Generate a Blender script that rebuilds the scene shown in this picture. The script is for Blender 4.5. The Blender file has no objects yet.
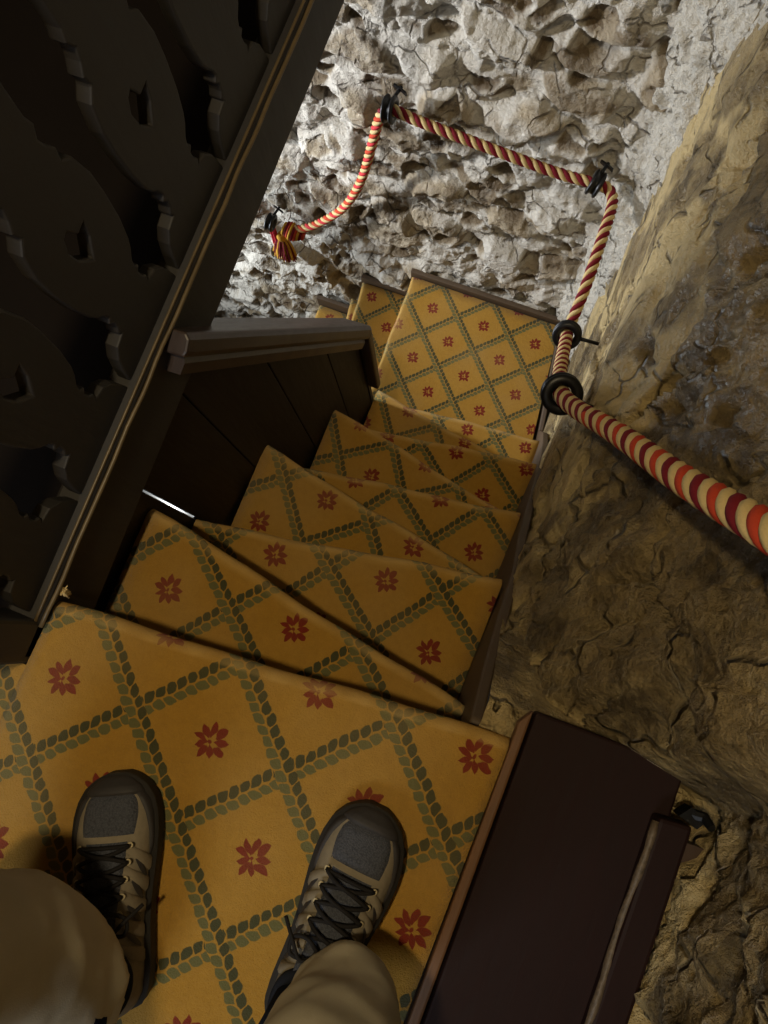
import bpy, bmesh, math, random
import numpy as np
from mathutils import Vector, Matrix
random.seed(7)
sc = bpy.context.scene
COL = sc.collection
V3 = Vector

# ------------------------------------------------------------------ helpers
def link(o, parent=None):
    COL.objects.link(o)
    if parent is not None:
        o.parent = parent
    return o

def tag(o, label=None, cat=None, group=None, kind=None):
    if label: o['label'] = label
    if cat: o['category'] = cat
    if group: o['group'] = group
    if kind: o['kind'] = kind
    return o

def thing(name, label, cat, loc=(0, 0, 0), group=None):
    o = bpy.data.objects.new(name, None)
    o.location = loc
    o.empty_display_size = .05
    COL.objects.link(o)
    return tag(o, label, cat, group)

def mesh_obj(name, verts, faces, mat, parent=None, smooth=False, uvs=None, mats=None, fmat=None):
    """verts are world coordinates; a parent Empty only ever carries a translation."""
    me = bpy.data.meshes.new(name)
    off = V3((0, 0, 0))
    q = parent
    while q is not None:
        off += q.location
        q = q.parent
    me.from_pydata([V3(v) - off for v in verts], [], faces)
    for m in (mats or [mat]):
        me.materials.append(m)
    if fmat is not None:
        me.polygons.foreach_set('material_index', fmat)
    if uvs is not None:
        ul = me.uv_layers.new(name='UVMap')
        li = np.zeros(len(me.loops), dtype=np.int32)
        me.loops.foreach_get('vertex_index', li)
        ul.data.foreach_set('uv', np.asarray(uvs, dtype=np.float32)[li].ravel())
    me.update()
    if smooth:
        me.polygons.foreach_set('use_smooth', [True] * len(me.polygons))
    o = bpy.data.objects.new(name, me)
    return link(o, parent)

def recalc(o):
    bm = bmesh.new(); bm.from_mesh(o.data)
    bmesh.ops.recalc_face_normals(bm, faces=bm.faces)
    bm.to_mesh(o.data); bm.free()
    return o

def bevel(o, w=.004, seg=2, angle=40):
    m = o.modifiers.new('bevel', 'BEVEL')
    m.width = w; m.segments = seg; m.limit_method = 'ANGLE'; m.angle_limit = math.radians(angle)
    return o

class MB:
    def __init__(s): s.v = []; s.f = []; s.m = []
    def add(s, v, f, mi=0):
        b = len(s.v); s.v += [tuple(x) for x in v]
        s.f += [tuple(b + i for i in q) for q in f]; s.m += [mi] * len(f)
    def prism(s, poly, d, mi=0):
        """closed polygon (3-D points) extruded by vector d"""
        n = len(poly); d = V3(d)
        v = [V3(p) for p in poly] + [V3(p) + d for p in poly]
        f = [tuple(range(n)), tuple(range(2 * n - 1, n - 1, -1))]
        f += [(i, i + n, (i + 1) % n + n, (i + 1) % n) for i in range(n)]
        s.add(v, f, mi)
    def box(s, a, b, mi=0):
        x0, y0, z0 = a; x1, y1, z1 = b
        s.prism([(x0, y0, z0), (x1, y0, z0), (x1, y1, z0), (x0, y1, z0)], (0, 0, z1 - z0), mi)
    def tube(s, pts, rad, n=10, mi=0, caps=True):
        pts = [V3(p) for p in pts]
        if not hasattr(rad, '__len__'): rad = [rad] * len(pts)
        T = tangents(pts); N, Bn = frames(T)
        v = []; f = []
        for i, p in enumerate(pts):
            for j in range(n):
                a = 2 * math.pi * j / n
                v.append(p + (N[i] * math.cos(a) + Bn[i] * math.sin(a)) * rad[i])
        for i in range(len(pts) - 1):
            for j in range(n):
                k = (j + 1) % n
                f.append((i * n + j, i * n + k, (i + 1) * n + k, (i + 1) * n + j))
        if caps:
            f.append(tuple(range(n - 1, -1, -1)))
            f.append(tuple((len(pts) - 1) * n + j for j in range(n)))
        s.add(v, f, mi)
    def lathe(s, c, axis, prof, n=40, mi=0, closed=True):
        """prof: list of (radius, height) ring profile, closed loop"""
        c = V3(c); ax = V3(axis).normalized()
        t = V3((0, 0, 1)) if abs(ax.z) < .9 else V3((1, 0, 0))
        e1 = ax.cross(t).normalized(); e2 = ax.cross(e1)
        m = len(prof); v = []; f = []
        for j in range(n):
            a = 2 * math.pi * j / n
            d = e1 * math.cos(a) + e2 * math.sin(a)
            for r_, h_ in prof: v.append(c + d * r_ + ax * h_)
        for j in range(n):
            k = (j + 1) % n
            for i in range(m if closed else m - 1):
                i2 = (i + 1) % m
                f.append((j * m + i, k * m + i, k * m + i2, j * m + i2))
        s.add(v, f, mi)
    def build(s, name, mat, parent=None, smooth=False, mats=None):
        o = mesh_obj(name, s.v, s.f, mat, parent, smooth, mats=mats, fmat=s.m if mats else None)
        return recalc(o)

def tangents(pts):
    T = []
    for i in range(len(pts)):
        a = pts[max(i - 1, 0)]; b = pts[min(i + 1, len(pts) - 1)]
        d = b - a
        T.append(d.normalized() if d.length > 1e-9 else V3((0, 0, 1)))
    return T

def frames(T):
    t = V3((0, 0, 1)) if abs(T[0].z) < .9 else V3((1, 0, 0))
    n = (t - T[0] * t.dot(T[0])).normalized()
    N = [n]
    for i in range(1, len(T)):
        n = N[-1] - T[i] * N[-1].dot(T[i])
        n = n.normalized() if n.length > 1e-9 else N[-1]
        N.append(n)
    return N, [T[i].cross(N[i]) for i in range(len(T))]

def spline(pts, n=12):
    P = [V3(p) for p in pts]
    out = []
    for i in range(len(P) - 1):
        p0 = P[i - 1] if i else P[0] * 2 - P[1]
        p1, p2 = P[i], P[i + 1]
        p3 = P[i + 2] if i + 2 < len(P) else P[-1] * 2 - P[-2]
        for j in range(n):
            t = j / n
            out.append(.5 * ((2 * p1) + (p2 - p0) * t + (2 * p0 - 5 * p1 + 4 * p2 - p3) * t * t + (3 * p1 - p0 - 3 * p2 + p3) * t ** 3))
    out.append(P[-1])
    return out

# ------------------------------------------------------------------ numpy noise
def hash2(i, j, s):
    h = (i.astype(np.int64) * 374761393 + j.astype(np.int64) * 668265263 + s * 974711) & 0xffffffff
    h = ((h ^ (h >> 13)) * 1274126177) & 0xffffffff
    h = ((h ^ (h >> 16)) * 2246822519) & 0xffffffff
    return ((h ^ (h >> 15)) & 0xffffff) / float(0xffffff)

def vnoise(x, y, s=0):
    i = np.floor(x); j = np.floor(y); fx = x - i; fy = y - j
    fx = fx * fx * fx * (fx * (fx * 6 - 15) + 10); fy = fy * fy * fy * (fy * (fy * 6 - 15) + 10)
    a = hash2(i, j, s); b = hash2(i + 1, j, s); c = hash2(i, j + 1, s); d = hash2(i + 1, j + 1, s)
    return (a * (1 - fx) + b * fx) * (1 - fy) + (c * (1 - fx) + d * fx) * fy

def fbm(x, y, s=0, o=4, g=.5):
    t = 0; a = 1; n = 0
    for k in range(o):
        t = t + a * vnoise(x * 2 ** k + 17.3 * k, y * 2 ** k - 9.1 * k, s + k); n += a; a *= g
    return t / n

def ridged(x, y, s=0, o=4):
    t = 0; a = 1; n = 0
    for k in range(o):
        v = 1 - np.abs(2 * vnoise(x * 2 ** k + 5.7 * k, y * 2 ** k + 3.3 * k, s + k) - 1)
        t = t + a * v * v; n += a; a *= .5
    return t / n

def voronoi(x, y, s, jit=.9):
    i0 = np.floor(x); j0 = np.floor(y)
    f1 = np.full(x.shape, 9.); f2 = np.full(x.shape, 9.); idv = np.zeros(x.shape); cx = np.zeros(x.shape); cy = np.zeros(x.shape)
    for di in (-1, 0, 1):
        for dj in (-1, 0, 1):
            i = i0 + di; j = j0 + dj
            px = i + .5 + jit * (hash2(i, j, s) - .5); py = j + .5 + jit * (hash2(i, j, s + 31) - .5)
            d = np.hypot(px - x, py - y)
            nid = hash2(i, j, s + 77)
            closer = d < f1
            f2 = np.where(closer, f1, np.minimum(f2, d))
            idv = np.where(closer, nid, idv); cx = np.where(closer, x - px, cx); cy = np.where(closer, y - py, cy)
            f1 = np.where(closer, d, f1)
    return f1, f2, idv, cx, cy

def smooth(a, b, x):
    t = np.clip((x - a) / (b - a), 0, 1)
    return t * t * (3 - 2 * t)

# ------------------------------------------------------------------ materials
class NT:
    """tiny wrapper for building shader maths"""
    def __init__(s, name):
        s.mat = bpy.data.materials.new(name); s.mat.use_nodes = True
        s.t = s.mat.node_tree; s.bsdf = s.t.nodes['Principled BSDF']
    def node(s, typ, **kw):
        n = s.t.nodes.new(typ)
        for k, v in kw.items(): setattr(n, k, v)
        return n
    def put(s, sock, v):
        if isinstance(v, bpy.types.NodeSocket): s.t.links.new(v, sock)
        else: sock.default_value = v
    def m(s, op, a, b=0., c=None):
        n = s.node('ShaderNodeMath', operation=op)
        s.put(n.inputs[0], a); s.put(n.inputs[1], b)
        if c is not None: s.put(n.inputs[2], c)
        return n.outputs[0]
    def mix(s, fac, a, b):
        n = s.node('ShaderNodeMix', data_type='RGBA')
        s.put(n.inputs[0], fac); s.put(n.inputs[6], a); s.put(n.inputs[7], b)
        return n.outputs[2]
    def noise(s, vec, scale, detail=3., rough=.5, dist=0.):
        n = s.node('ShaderNodeTexNoise')
        if vec is not None: s.put(n.inputs['Vector'], vec)
        n.inputs['Scale'].default_value = scale; n.inputs['Detail'].default_value = detail
        n.inputs['Roughness'].default_value = rough; n.inputs['Distortion'].default_value = dist
        return n.outputs['Fac']
    def ramp(s, fac, stops):
        n = s.node('ShaderNodeValToRGB'); e = n.color_ramp.elements
        while len(e) > 1: e.remove(e[-1])
        e[0].position, e[0].color = stops[0]
        for p, c in stops[1:]:
            q = e.new(p); q.color = c
        s.put(n.inputs[0], fac)
        return n.outputs[0]
    def objco(s, scale=(1, 1, 1)):
        tc = s.node('ShaderNodeTexCoord'); mp = s.node('ShaderNodeMapping')
        s.put(mp.inputs[0], tc.outputs['Object']); mp.inputs['Scale'].default_value = scale
        return mp.outputs[0]
    def bump(s, h, strength=.3, dist=.01):
        n = s.node('ShaderNodeBump'); n.inputs['Strength'].default_value = strength; n.inputs['Distance'].default_value = dist
        s.put(n.inputs['Height'], h); s.put(s.bsdf.inputs['Normal'], n.outputs[0])
    def set(s, **kw):
        for k, v in kw.items(): s.put(s.bsdf.inputs[k.replace('_', ' ')], v)
        return s.mat

def C(r, g, b):
    f = lambda c: ((c / 255 + .055) / 1.055) ** 2.4 if c / 255 > .04045 else c / 255 / 12.92
    return (f(r), f(g), f(b), 1)

def simple(name, col, rough=.6, var=.25, scale=40, spec=.3, bump=.2, metal=0., stretch=(1, 1, 1)):
    n = NT(name); co = n.objco(stretch)
    f = n.noise(co, scale, 4, .6)
    d = tuple(c * (1 - var) for c in col[:3]) + (1,); l = tuple(min(1, c * (1 + var)) for c in col[:3]) + (1,)
    n.set(Base_Color=n.mix(f, d, l), Roughness=rough, Metallic=metal)
    n.bsdf.inputs['Specular IOR Level'].default_value = spec
    if bump: n.bump(f, bump, .002)
    return n.mat

def wood(name, col, rough=.35, stretch=(8, 1, 1), spec=.5):
    n = NT(name); co = n.objco(stretch)
    f = n.noise(co, 14, 6, .65, .6)
    g = n.noise(n.objco((1, 1, 1)), 5, 3, .6)
    d = tuple(c * .55 for c in col[:3]) + (1,); l = tuple(min(1, c * 1.5) for c in col[:3]) + (1,)
    base = n.mix(f, d, l)
    base = n.mix(n.m('MULTIPLY', g, .5), base, tuple(c * 1.3 for c in col[:3]) + (1,))
    rr = n.m('ADD', n.m('MULTIPLY', f, .25), rough)
    n.set(Base_Color=base, Roughness=rr)
    n.bsdf.inputs['Specular IOR Level'].default_value = spec
    n.bump(f, .25, .002)
    return n.mat

def stone(name, lime, rock, dark, rough_rock=.6, spec=.35, bump=.6, fine=1.0, crust=.55):
    n = NT(name)
    at = n.node('ShaderNodeAttribute', attribute_name='tone'); tone = at.outputs['Fac']
    am = n.node('ShaderNodeAttribute', attribute_name='mortar'); mort = am.outputs['Fac']
    co = n.objco()
    a = n.noise(co, 9 * fine, 6, .65, .2); b = n.noise(co, 40 * fine, 6, .72, .1); c = n.noise(co, 190 * fine, 4, .7)
    d = n.noise(co, 22 * fine, 5, .72, .25)
    vo = n.node('ShaderNodeTexVoronoi'); vo.inputs['Scale'].default_value = 75 * fine; n.put(vo.inputs['Vector'], co)
    def cl(x): x.node.use_clamp = True; return x
    wv = n.node('ShaderNodeVectorMath', operation='MULTIPLY_ADD'); nz = n.node('ShaderNodeTexNoise'); nz.inputs['Scale'].default_value = 12; n.put(nz.inputs['Vector'], co)
    n.put(wv.inputs[0], nz.outputs['Color']); wv.inputs[1].default_value = (.07, .07, .07); n.put(wv.inputs[2], co)
    ch = n.node('ShaderNodeTexVoronoi'); ch.inputs['Scale'].default_value = 13 * fine; n.put(ch.inputs['Vector'], wv.outputs[0])
    ck = n.node('ShaderNodeTexVoronoi', feature='DISTANCE_TO_EDGE'); ck.inputs['Scale'].default_value = 7 * fine; n.put(ck.inputs['Vector'], wv.outputs[0])
    crack = cl(n.m('MULTIPLY', n.m('MULTIPLY', n.m('SUBTRACT', .035, ck.outputs['Distance']), 40.), cl(n.m('MULTIPLY', n.m('SUBTRACT', a, .46), 8.))))
    chs = n.node('ShaderNodeSeparateColor'); n.put(chs.inputs[0], ch.outputs['Color'])
    tone = n.m('ADD', tone, n.m('MULTIPLY', n.m('SUBTRACT', chs.outputs[0], .5), .7))
    tn = cl(n.m('ADD', tone, n.m('MULTIPLY', n.m('SUBTRACT', d, .5), 1.4)))
    r1 = n.mix(tn, dark, rock)
    r1 = n.mix(cl(n.m('MULTIPLY', n.m('SUBTRACT', b, .52), 3.)), r1, dark)
    v = cl(n.m('MULTIPLY', n.m('SUBTRACT', a, .5), 5.))
    r1 = n.mix(n.m('MULTIPLY', v, crust), r1, lime)
    mm = cl(n.m('ADD', n.m('MULTIPLY', n.m('SUBTRACT', mort, .5), 2.2), n.m('MULTIPLY', d, .9)))
    base = n.mix(mm, r1, n.mix(n.m('MULTIPLY', b, .45), lime, rock))
    base = n.mix(cl(n.m('MULTIPLY', n.m('SUBTRACT', .42, c), 2.2)), base, dark)
    base = n.mix(n.m('MULTIPLY', crack, .7), base, tuple(q * .5 for q in dark[:3]) + (1,))
    rr = n.m('ADD', n.m('MULTIPLY', mm, .2), n.m('ADD', n.m('MULTIPLY', n.m('SUBTRACT', c, .5), .7), rough_rock))
    n.set(Base_Color=base, Roughness=cl(rr))
    n.bsdf.inputs['Specular IOR Level'].default_value = spec
    h = n.m('ADD', n.m('ADD', n.m('MULTIPLY', b, .9), n.m('MULTIPLY', c, .30)), n.m('ADD', n.m('MULTIPLY', d, .8), n.m('ADD', n.m('MULTIPLY', vo.outputs['Distance'], .25), n.m('SUBTRACT', n.m('MULTIPLY', chs.outputs[1], .5), n.m('MULTIPLY', crack, .8)))))
    n.bump(h, bump, .03)
    return n.mat

def carpet_material():
    n = NT('patterned_gold_carpet')
    uv = n.node('ShaderNodeUVMap', uv_map='UVMap').outputs[0]
    sep = n.node('ShaderNodeSeparateXYZ')
    # a little wobble of the woven pattern
    w = n.node('ShaderNodeTexNoise'); w.inputs['Scale'].default_value = 9; n.put(w.inputs['Vector'], uv)
    vm = n.node('ShaderNodeVectorMath', operation='MULTIPLY_ADD')
    n.put(vm.inputs[0], w.outputs['Color']); vm.inputs[1].default_value = (.05, .05, 0); n.put(vm.inputs[2], uv)
    n.put(sep.inputs[0], vm.outputs[0])
    U = n.m('ADD', sep.outputs[0], -.025); Vv = n.m('ADD', sep.outputs[1], -.025)
    def garland(D, A, flip):
        """D: coordinate across (line at .5), A: coordinate along"""
        d = n.m('SUBTRACT', n.m('FRACT', D), .5)
        if flip: d = n.m('MULTIPLY', d, -1.)
        res = []
        for side, ph in ((1, 0.), (-1, .5)):
            t = n.m('SUBTRACT', n.m('FRACT', n.m('ADD', n.m('MULTIPLY', A, 10.), ph)), .5)
            y = n.m('DIVIDE', t, 10.)
            x = n.m('SUBTRACT', d, .047 * side)
            ang = math.radians(34) * side
            ca, sa = math.cos(ang), math.sin(ang)
            xr = n.m('SUBTRACT', n.m('MULTIPLY', x, ca), n.m('MULTIPLY', y, sa))
            yr = n.m('ADD', n.m('MULTIPLY', x, sa), n.m('MULTIPLY', y, ca))
            q = n.m('ADD', n.m('DIVIDE', n.m('ABSOLUTE', xr), .046), n.m('POWER', n.m('DIVIDE', n.m('ABSOLUTE', yr), .064), 2.))
            res.append(n.m('SMOOTH_MIN', 1., n.m('MULTIPLY', n.m('SUBTRACT', 1.0, q), 5.), .1))
        cl = []
        for r_ in res:
            k = n.m('ADD', r_, 0.); k.node.use_clamp = True; cl.append(k)
        return cl
    aR, aL = garland(U, Vv, False)
    bR, bL = garland(Vv, U, False)
    over = n.m('GREATER_THAN', n.m('ABSOLUTE', n.m('SUBTRACT', n.m('FRACT', U), .5)), .088)
    bR = n.m('MULTIPLY', bR, over); bL = n.m('MULTIPLY', bL, over)
    dark = n.m('MAXIMUM', aR, bR); light = n.m('MAXIMUM', aL, bL)
    # flower at integer points
    fx = n.m('SUBTRACT', n.m('FRACT', n.m('ADD', U, .5)), .5); fy = n.m('SUBTRACT', n.m('FRACT', n.m('ADD', Vv, .5)), .5)
    rad = n.m('SQRT', n.m('ADD', n.m('MULTIPLY', fx, fx), n.m('MULTIPLY', fy, fy)))
    ang = n.m('ARCTAN2', fy, fx)
    NP = 9
    tt = n.m('SUBTRACT', n.m('FRACT', n.m('ADD', n.m('MULTIPLY', ang, NP / (2 * math.pi)), .3)), .5)
    arc = n.m('MULTIPLY', n.m('MULTIPLY', n.m('ABSOLUTE', tt), 2 * math.pi / NP), rad)
    sz = n.m('ADD', n.m('ADD', 1., n.m('MULTIPLY', n.m('COSINE', n.m('ADD', ang, 0.2)), .16)), n.m('MULTIPLY', n.m('SINE', n.m('MULTIPLY', ang, 4.)), .16))
    q = n.m('ADD', n.m('DIVIDE', arc, n.m('MULTIPLY', sz, .036)), n.m('POWER', n.m('DIVIDE', n.m('ABSOLUTE', n.m('SUBTRACT', rad, n.m('MULTIPLY', sz, .098))), .068), 2.))
    pet = n.m('MULTIPLY', n.m('SUBTRACT', 1., q), 5.); pet.node.use_clamp = True
    dot = n.m('MULTIPLY', n.m('SUBTRACT', .022, rad), 120.); dot.node.use_clamp = True
    pet = n.m('MAXIMUM', pet, dot)
    co = n.objco()
    big = n.noise(co, 6, 3, .6); fib = n.noise(co, 420, 3, .7); med = n.noise(co, 70, 4, .6)
    gold = n.mix(big, C(190, 142, 48), C(210, 164, 76))
    gold = n.mix(n.m('MULTIPLY', med, .5), gold, C(152, 108, 40))
    lg = n.mix(med, C(80, 95, 64), C(100, 114, 80)); dg = n.mix(med, C(42, 60, 46), C(60, 78, 58))
    red = n.mix(med, C(112, 14, 22), C(146, 30, 34))
    base = n.mix(n.m('MULTIPLY', light, .86), gold, lg)
    base = n.mix(n.m('MULTIPLY', dark, .93), base, dg)
    base = n.mix(n.m('MULTIPLY', pet, .95), base, red)
    base = n.mix(n.m('MULTIPLY', fib, .34), base, C(86, 58, 22))
    wear_nose_light = n.noise(co, 2.6, 3, .6); wr = n.m('MULTIPLY', n.m('SUBTRACT', wear_nose_light, .46), 3.); wr.node.use_clamp = True
    base = n.mix(n.m('MULTIPLY', wr, .30), base, C(188, 164, 118))
    wa = n.node('ShaderNodeAttribute', attribute_name='wear_nose_light').outputs['Fac']
    base = n.mix(n.m('MULTIPLY', wa, .42), base, C(226, 190, 120))  # paler nosing: light caught by the pile edge, painted into the colour
    n.set(Base_Color=base, Roughness=.95)
    n.bsdf.inputs['Specular IOR Level'].default_value = .08
    n.bsdf.inputs['Sheen Weight'].default_value = .12
    n.bsdf.inputs['Sheen Roughness'].default_value = .5
    n.bump(n.m('ADD', fib, n.m('MULTIPLY', med, .8)), .75, .006)
    return n.mat

M = {}
M['carpet'] = carpet_material()
M['dark_wood'] = wood('dark_varnished_wood', C(44, 30, 24), .32)
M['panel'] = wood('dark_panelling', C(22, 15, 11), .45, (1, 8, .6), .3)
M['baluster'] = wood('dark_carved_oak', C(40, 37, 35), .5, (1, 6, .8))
M['cap'] = wood('worn_dark_wood', C(52, 40, 34), .3, (6, 1, 1))
M['ledge'] = wood('reddish_black_wood', C(30, 13, 10), .55, (3, .6, 1), .2)
M['arris'] = simple('worn_scuffed_edge', C(92, 78, 62), .5, .9, 120, .4, .6)
M['worn_edge'] = wood('worn_brown_wood', C(98, 66, 38), .5, (9, 1, 1))
M['string'] = wood('brown_stringer_wood', C(76, 60, 42), .5, (8, 1, 1))
M['gold_edge'] = simple('worn_moulding', C(96, 80, 54), .4, .5, 30, .5, .2, 0., (1, 1, 1))
M['iron'] = simple('black_iron', C(20, 20, 21), .38, .3, 60, .5, .15, .3)
M['iron_brown'] = simple('brown_iron', C(58, 46, 36), .5, .3, 60, .4, .15)
M['cream'] = simple('cream_cord', C(206, 182, 128), .8, .14, 300, .15, .5)
M['burgundy'] = simple('burgundy_cord', C(116, 30, 40), .8, .2, 300, .15, .5)
M['red'] = simple('red_orange_cord', C(184, 66, 42), .8, .16, 300, .15, .5)
M['pink'] = simple('faded_crimson_cord', C(196, 58, 62), .8, .2, 300, .15, .5)
M['yellow'] = simple('yellow_thread', C(200, 150, 50), .8, .2, 300, .15, .5)
M['far_stone'] = stone('limewashed_rubble', C(222, 217, 205), C(186, 170, 142), C(112, 94, 68), .55, .45, .8)
M['right_stone'] = stone('brown_rubble', C(220, 194, 136), C(162, 140, 98), C(88, 74, 50), .36, .6, .9, 1.0, .45)
M['plaster'] = stone('rough_lime_plaster', C(222, 216, 202), C(196, 184, 160), C(140, 124, 98), .6, .4, .9)
M['under'] = simple('white_reflector', C(210, 206, 196), .9, .1, 20, .1, .2)  # pale surface of the added wall behind the open joint
M['dark_plaster'] = simple('brown_plaster', C(70, 58, 44), .9, .3, 12, .1, .3)  # plain dark brown for the shell walls and ceiling
M['floorboards'] = wood('old_floorboards', C(60, 42, 30), .5)
M['black_floor'] = simple('shade_dark_floor', C(26, 20, 16), .8, .2, 8, .15, .1)  # near-black colour stands in for shade on the floor behind the balusters
# trousers: twill weave
n = NT('taupe_cotton_twill'); co = n.objco()
wv = n.noise(co, 700, 2, .6)
f = n.noise(co, 18, 4, .6)
n.set(Base_Color=n.mix(f, C(178, 168, 144), C(198, 188, 164)), Roughness=.9)
n.bsdf.inputs['Specular IOR Level'].default_value = .1
n.bump(n.m('ADD', n.m('MULTIPLY', wv, .4), f), .3, .003); M['trouser'] = n.mat
M['shoe_upper'] = simple('taupe_suede', C(130, 120, 102), .9, .2, 90, .1, .4)
M['shoe_toe'] = simple('charcoal_rubber', C(52, 49, 49), .6, .15, 120, .3, .3)
n = NT('blue_grey_mesh_fabric'); vo = n.node('ShaderNodeTexVoronoi'); vo.inputs['Scale'].default_value = 420; n.put(vo.inputs['Vector'], n.objco())
n.set(Base_Color=n.mix(vo.outputs['Distance'], C(78, 80, 88), C(44, 46, 54)), Roughness=.85); n.bump(vo.outputs['Distance'], .5, .002); M['shoe_mesh'] = n.mat
M['sole'] = simple('dark_sole_rubber', C(48, 45, 42), .7, .2, 90, .3, .3)
M['lace'] = simple('dark_lace', C(34, 32, 32), .8, .3, 500, .15, .4)
M['sock'] = simple('navy_knit', C(24, 28, 40), .95, .2, 400, .05, .5)
M['collar'] = simple('dark_padded_lining', C(30, 32, 38), .9, .2, 200, .1, .3)
M['eyelet'] = simple('pale_eyelet', C(190, 176, 140), .5, .1, 100, .4, .1)

# ------------------------------------------------------------------ carpet lattice per tread
A, Q = .17335, 1.0241
def lattice(rot, off):
    s2 = math.sqrt(.5); c, s = math.cos(rot), math.sin(rot)
    B = np.array([[c, -s], [s, c]]) @ np.array([[s2, -s2], [s2 * Q, s2 * Q]]) * A
    Bi = np.linalg.inv(B)
    return lambda x, y: tuple(Bi @ (np.array([x, y]) - np.array(off)))

LAT = {1: (.0053, (-.4828, -.2582)), 2: (.0883, (-.4692, -.0935)), 3: (.1506, (-.3629, .0455)), 4: (-.1184, (-.4864, .115)),
       5: (.1491, (.04, .2683)), 6: (-.2058, (-.4312, .552)), 7: (.1281, (-.13, .63)), 8: (-.1579, (-.3683, .7747)),
       9: (.0499, (-.1454, .8531)), 10: (.0024, (-.5069, 1.3947)), 11: (.03, (-.845, 1.445)), 12: (-.1, (-.95, 1.40)), 13: (.02, (-1.13, 1.44))}
RISE = .23669
def zk(k): return -(k - 1) * RISE

def carpet_piece(name, k, z, L, R, bL, bR, riser, parent, nx=16, r=.016, wob=.0025):
    """L->R is the nosing line in plan (left and right seen while descending); bL/bR the back corners.
    Rows run from the back over the rounded nosing and down the riser."""
    lat = lattice(*LAT[k])
    L, R, bL, bR = (np.array(q, float) for q in (L, R, bL, bR))
    e = (R - L) / np.linalg.norm(R - L)
    nrm = np.array([-e[1], e[0]])          # outward (downhill) for L->R
    if nrm @ ((L + R) / 2 - (bL + bR) / 2) < 0: nrm = -nrm
    rng = random.Random(k)
    ph = [rng.uniform(0, 6.28) for _ in range(3)]
    V, UV, F = [], [], []
    rows = []
    for t in (0, .15, .3, .45, .6, .72, .82, .9, .955, 1.): rows.append(('top', t))
    for a in np.linspace(0, math.pi / 2, 7)[1:]: rows.append(('arc', a))
    for d in np.linspace(0, 1, 6)[1:]: rows.append(('ris', d))
    for kind, t in rows:
        for i in range(nx + 1):
            s = i / nx
            wv = wob * (math.sin(9 * s + ph[0]) + .6 * math.sin(23 * s + ph[1]))
            nose = L + (R - L) * s - nrm * r + nrm * wv
            back = bL + (bR - bL) * s
            if kind == 'top':
                p = back + (nose - back) * t; ext = 0; zz = z
            elif kind == 'arc':
                p = nose + nrm * r * math.sin(t); ext = r * t - r * math.sin(t); zz = z - r * (1 - math.cos(t))
            else:
                dd = (riser - r) * t
                p = nose + nrm * (r - .030 * min(1, t * 3)); ext = r * math.pi / 2 - r + dd + .030 * min(1, t * 3); zz = z - r - dd
            V.append((p[0], p[1], zz)); q = p + nrm * ext; UV.append(lat(q[0], q[1]))
    w = nx + 1
    for a in range(len(rows) - 1):
        for i in range(nx):
            F.append((a * w + i, a * w + i + 1, (a + 1) * w + i + 1, (a + 1) * w + i))
    # turned-down cut edges left and right
    for col in (0, nx):
        b = len(V)
        for a in range(len(rows)):
            x, y, zz = V[a * w + col]
            sgn = -1 if col == 0 else 1
            V.append((x + e[0] * sgn * .002, y + e[1] * sgn * .002, zz - (.012 if rows[a][0] == 'top' else .006)))
            UV.append(UV[a * w + col])
        for a in range(len(rows) - 1):
            F.append((a * w + col, (a + 1) * w + col, b + a + 1, b + a))
    o = mesh_obj(name, V, F, M['carpet'], parent, True, UV)
    at = o.data.attributes.new('wear_nose_light', 'FLOAT', 'POINT')  # marks the nosing rows that get the painted light rim
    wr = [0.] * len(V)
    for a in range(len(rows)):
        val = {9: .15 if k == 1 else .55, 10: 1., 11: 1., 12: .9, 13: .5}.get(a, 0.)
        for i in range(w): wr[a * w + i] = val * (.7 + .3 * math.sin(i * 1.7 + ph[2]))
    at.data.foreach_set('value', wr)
    return recalc(o)

# ------------------------------------------------------------------ staircase
stair = thing('staircase', 'steep winding wooden staircase with yellow carpet patterned in green lattice and red flowers', 'staircase', (-.2, .4, -3))
NOSE = {  # nosing ends (left, right) of each tread
    2: ((-.562, .036), (.112, -.083)), 3: ((-.557, .053), (.108, .179)), 4: ((-.546, .302), (.116, .187)),
    5: ((-.540, .314), (.122, .420)), 6: ((-.524, .571), (.128, .443)), 7: ((-.520, .590), (.140, .699)),
    8: ((-.506, .812), (.144, .712)), 9: ((-.50, .850), (.150, .920))}
def step(k, L, R, bL, bR, riser=RISE):
    z = zk(k)
    c = MB()
    e = (V3((*R, 0)) - V3((*L, 0))).normalized(); nr = V3((-e.y, e.x, 0))
    mid = (V3((*L, 0)) + V3((*R, 0))) / 2 - (V3((*bL, 0)) + V3((*bR, 0))) / 2
    if nr.dot(mid) < 0: nr = -nr
    i_ = .052
    poly = [V3((*L, 0)) - nr * i_ + e * .006, V3((*R, 0)) - nr * i_ - e * .006, V3((*bR, 0)) - e * .006, V3((*bL, 0)) + e * .006]
    c.prism([(p.x, p.y, z - .012) for p in poly], (0, 0, -(riser - .02)))
    s = c.build('step', M['string'], stair)
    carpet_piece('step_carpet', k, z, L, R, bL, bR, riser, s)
    return s
prevL, prevR = (-.54, -.155), (.165, -.09)
for k in range(2, 10):
    L, R = NOSE[k]
    step(k, L, R, (L[0], prevL[1] - .06), (R[0], prevR[1] - .06))
    prevL, prevR = L, R
# quarter landing and the lower flight turning left (its nosings face -x)
step(10, (-.629, .90), (-.652, 1.506), (.150, .80), (.058, 1.515))
step(11, (-.842, .90), (-.918, 1.50), (-.58, .90), (-.60, 1.508))
step(12, (-.90, .64), (-1.0, 1.498), (-.70, .66), (-.86, 1.500))
step(13, (-1.19, .64), (-1.215, 1.494), (-.84, .66), (-.95, 1.496))
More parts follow.
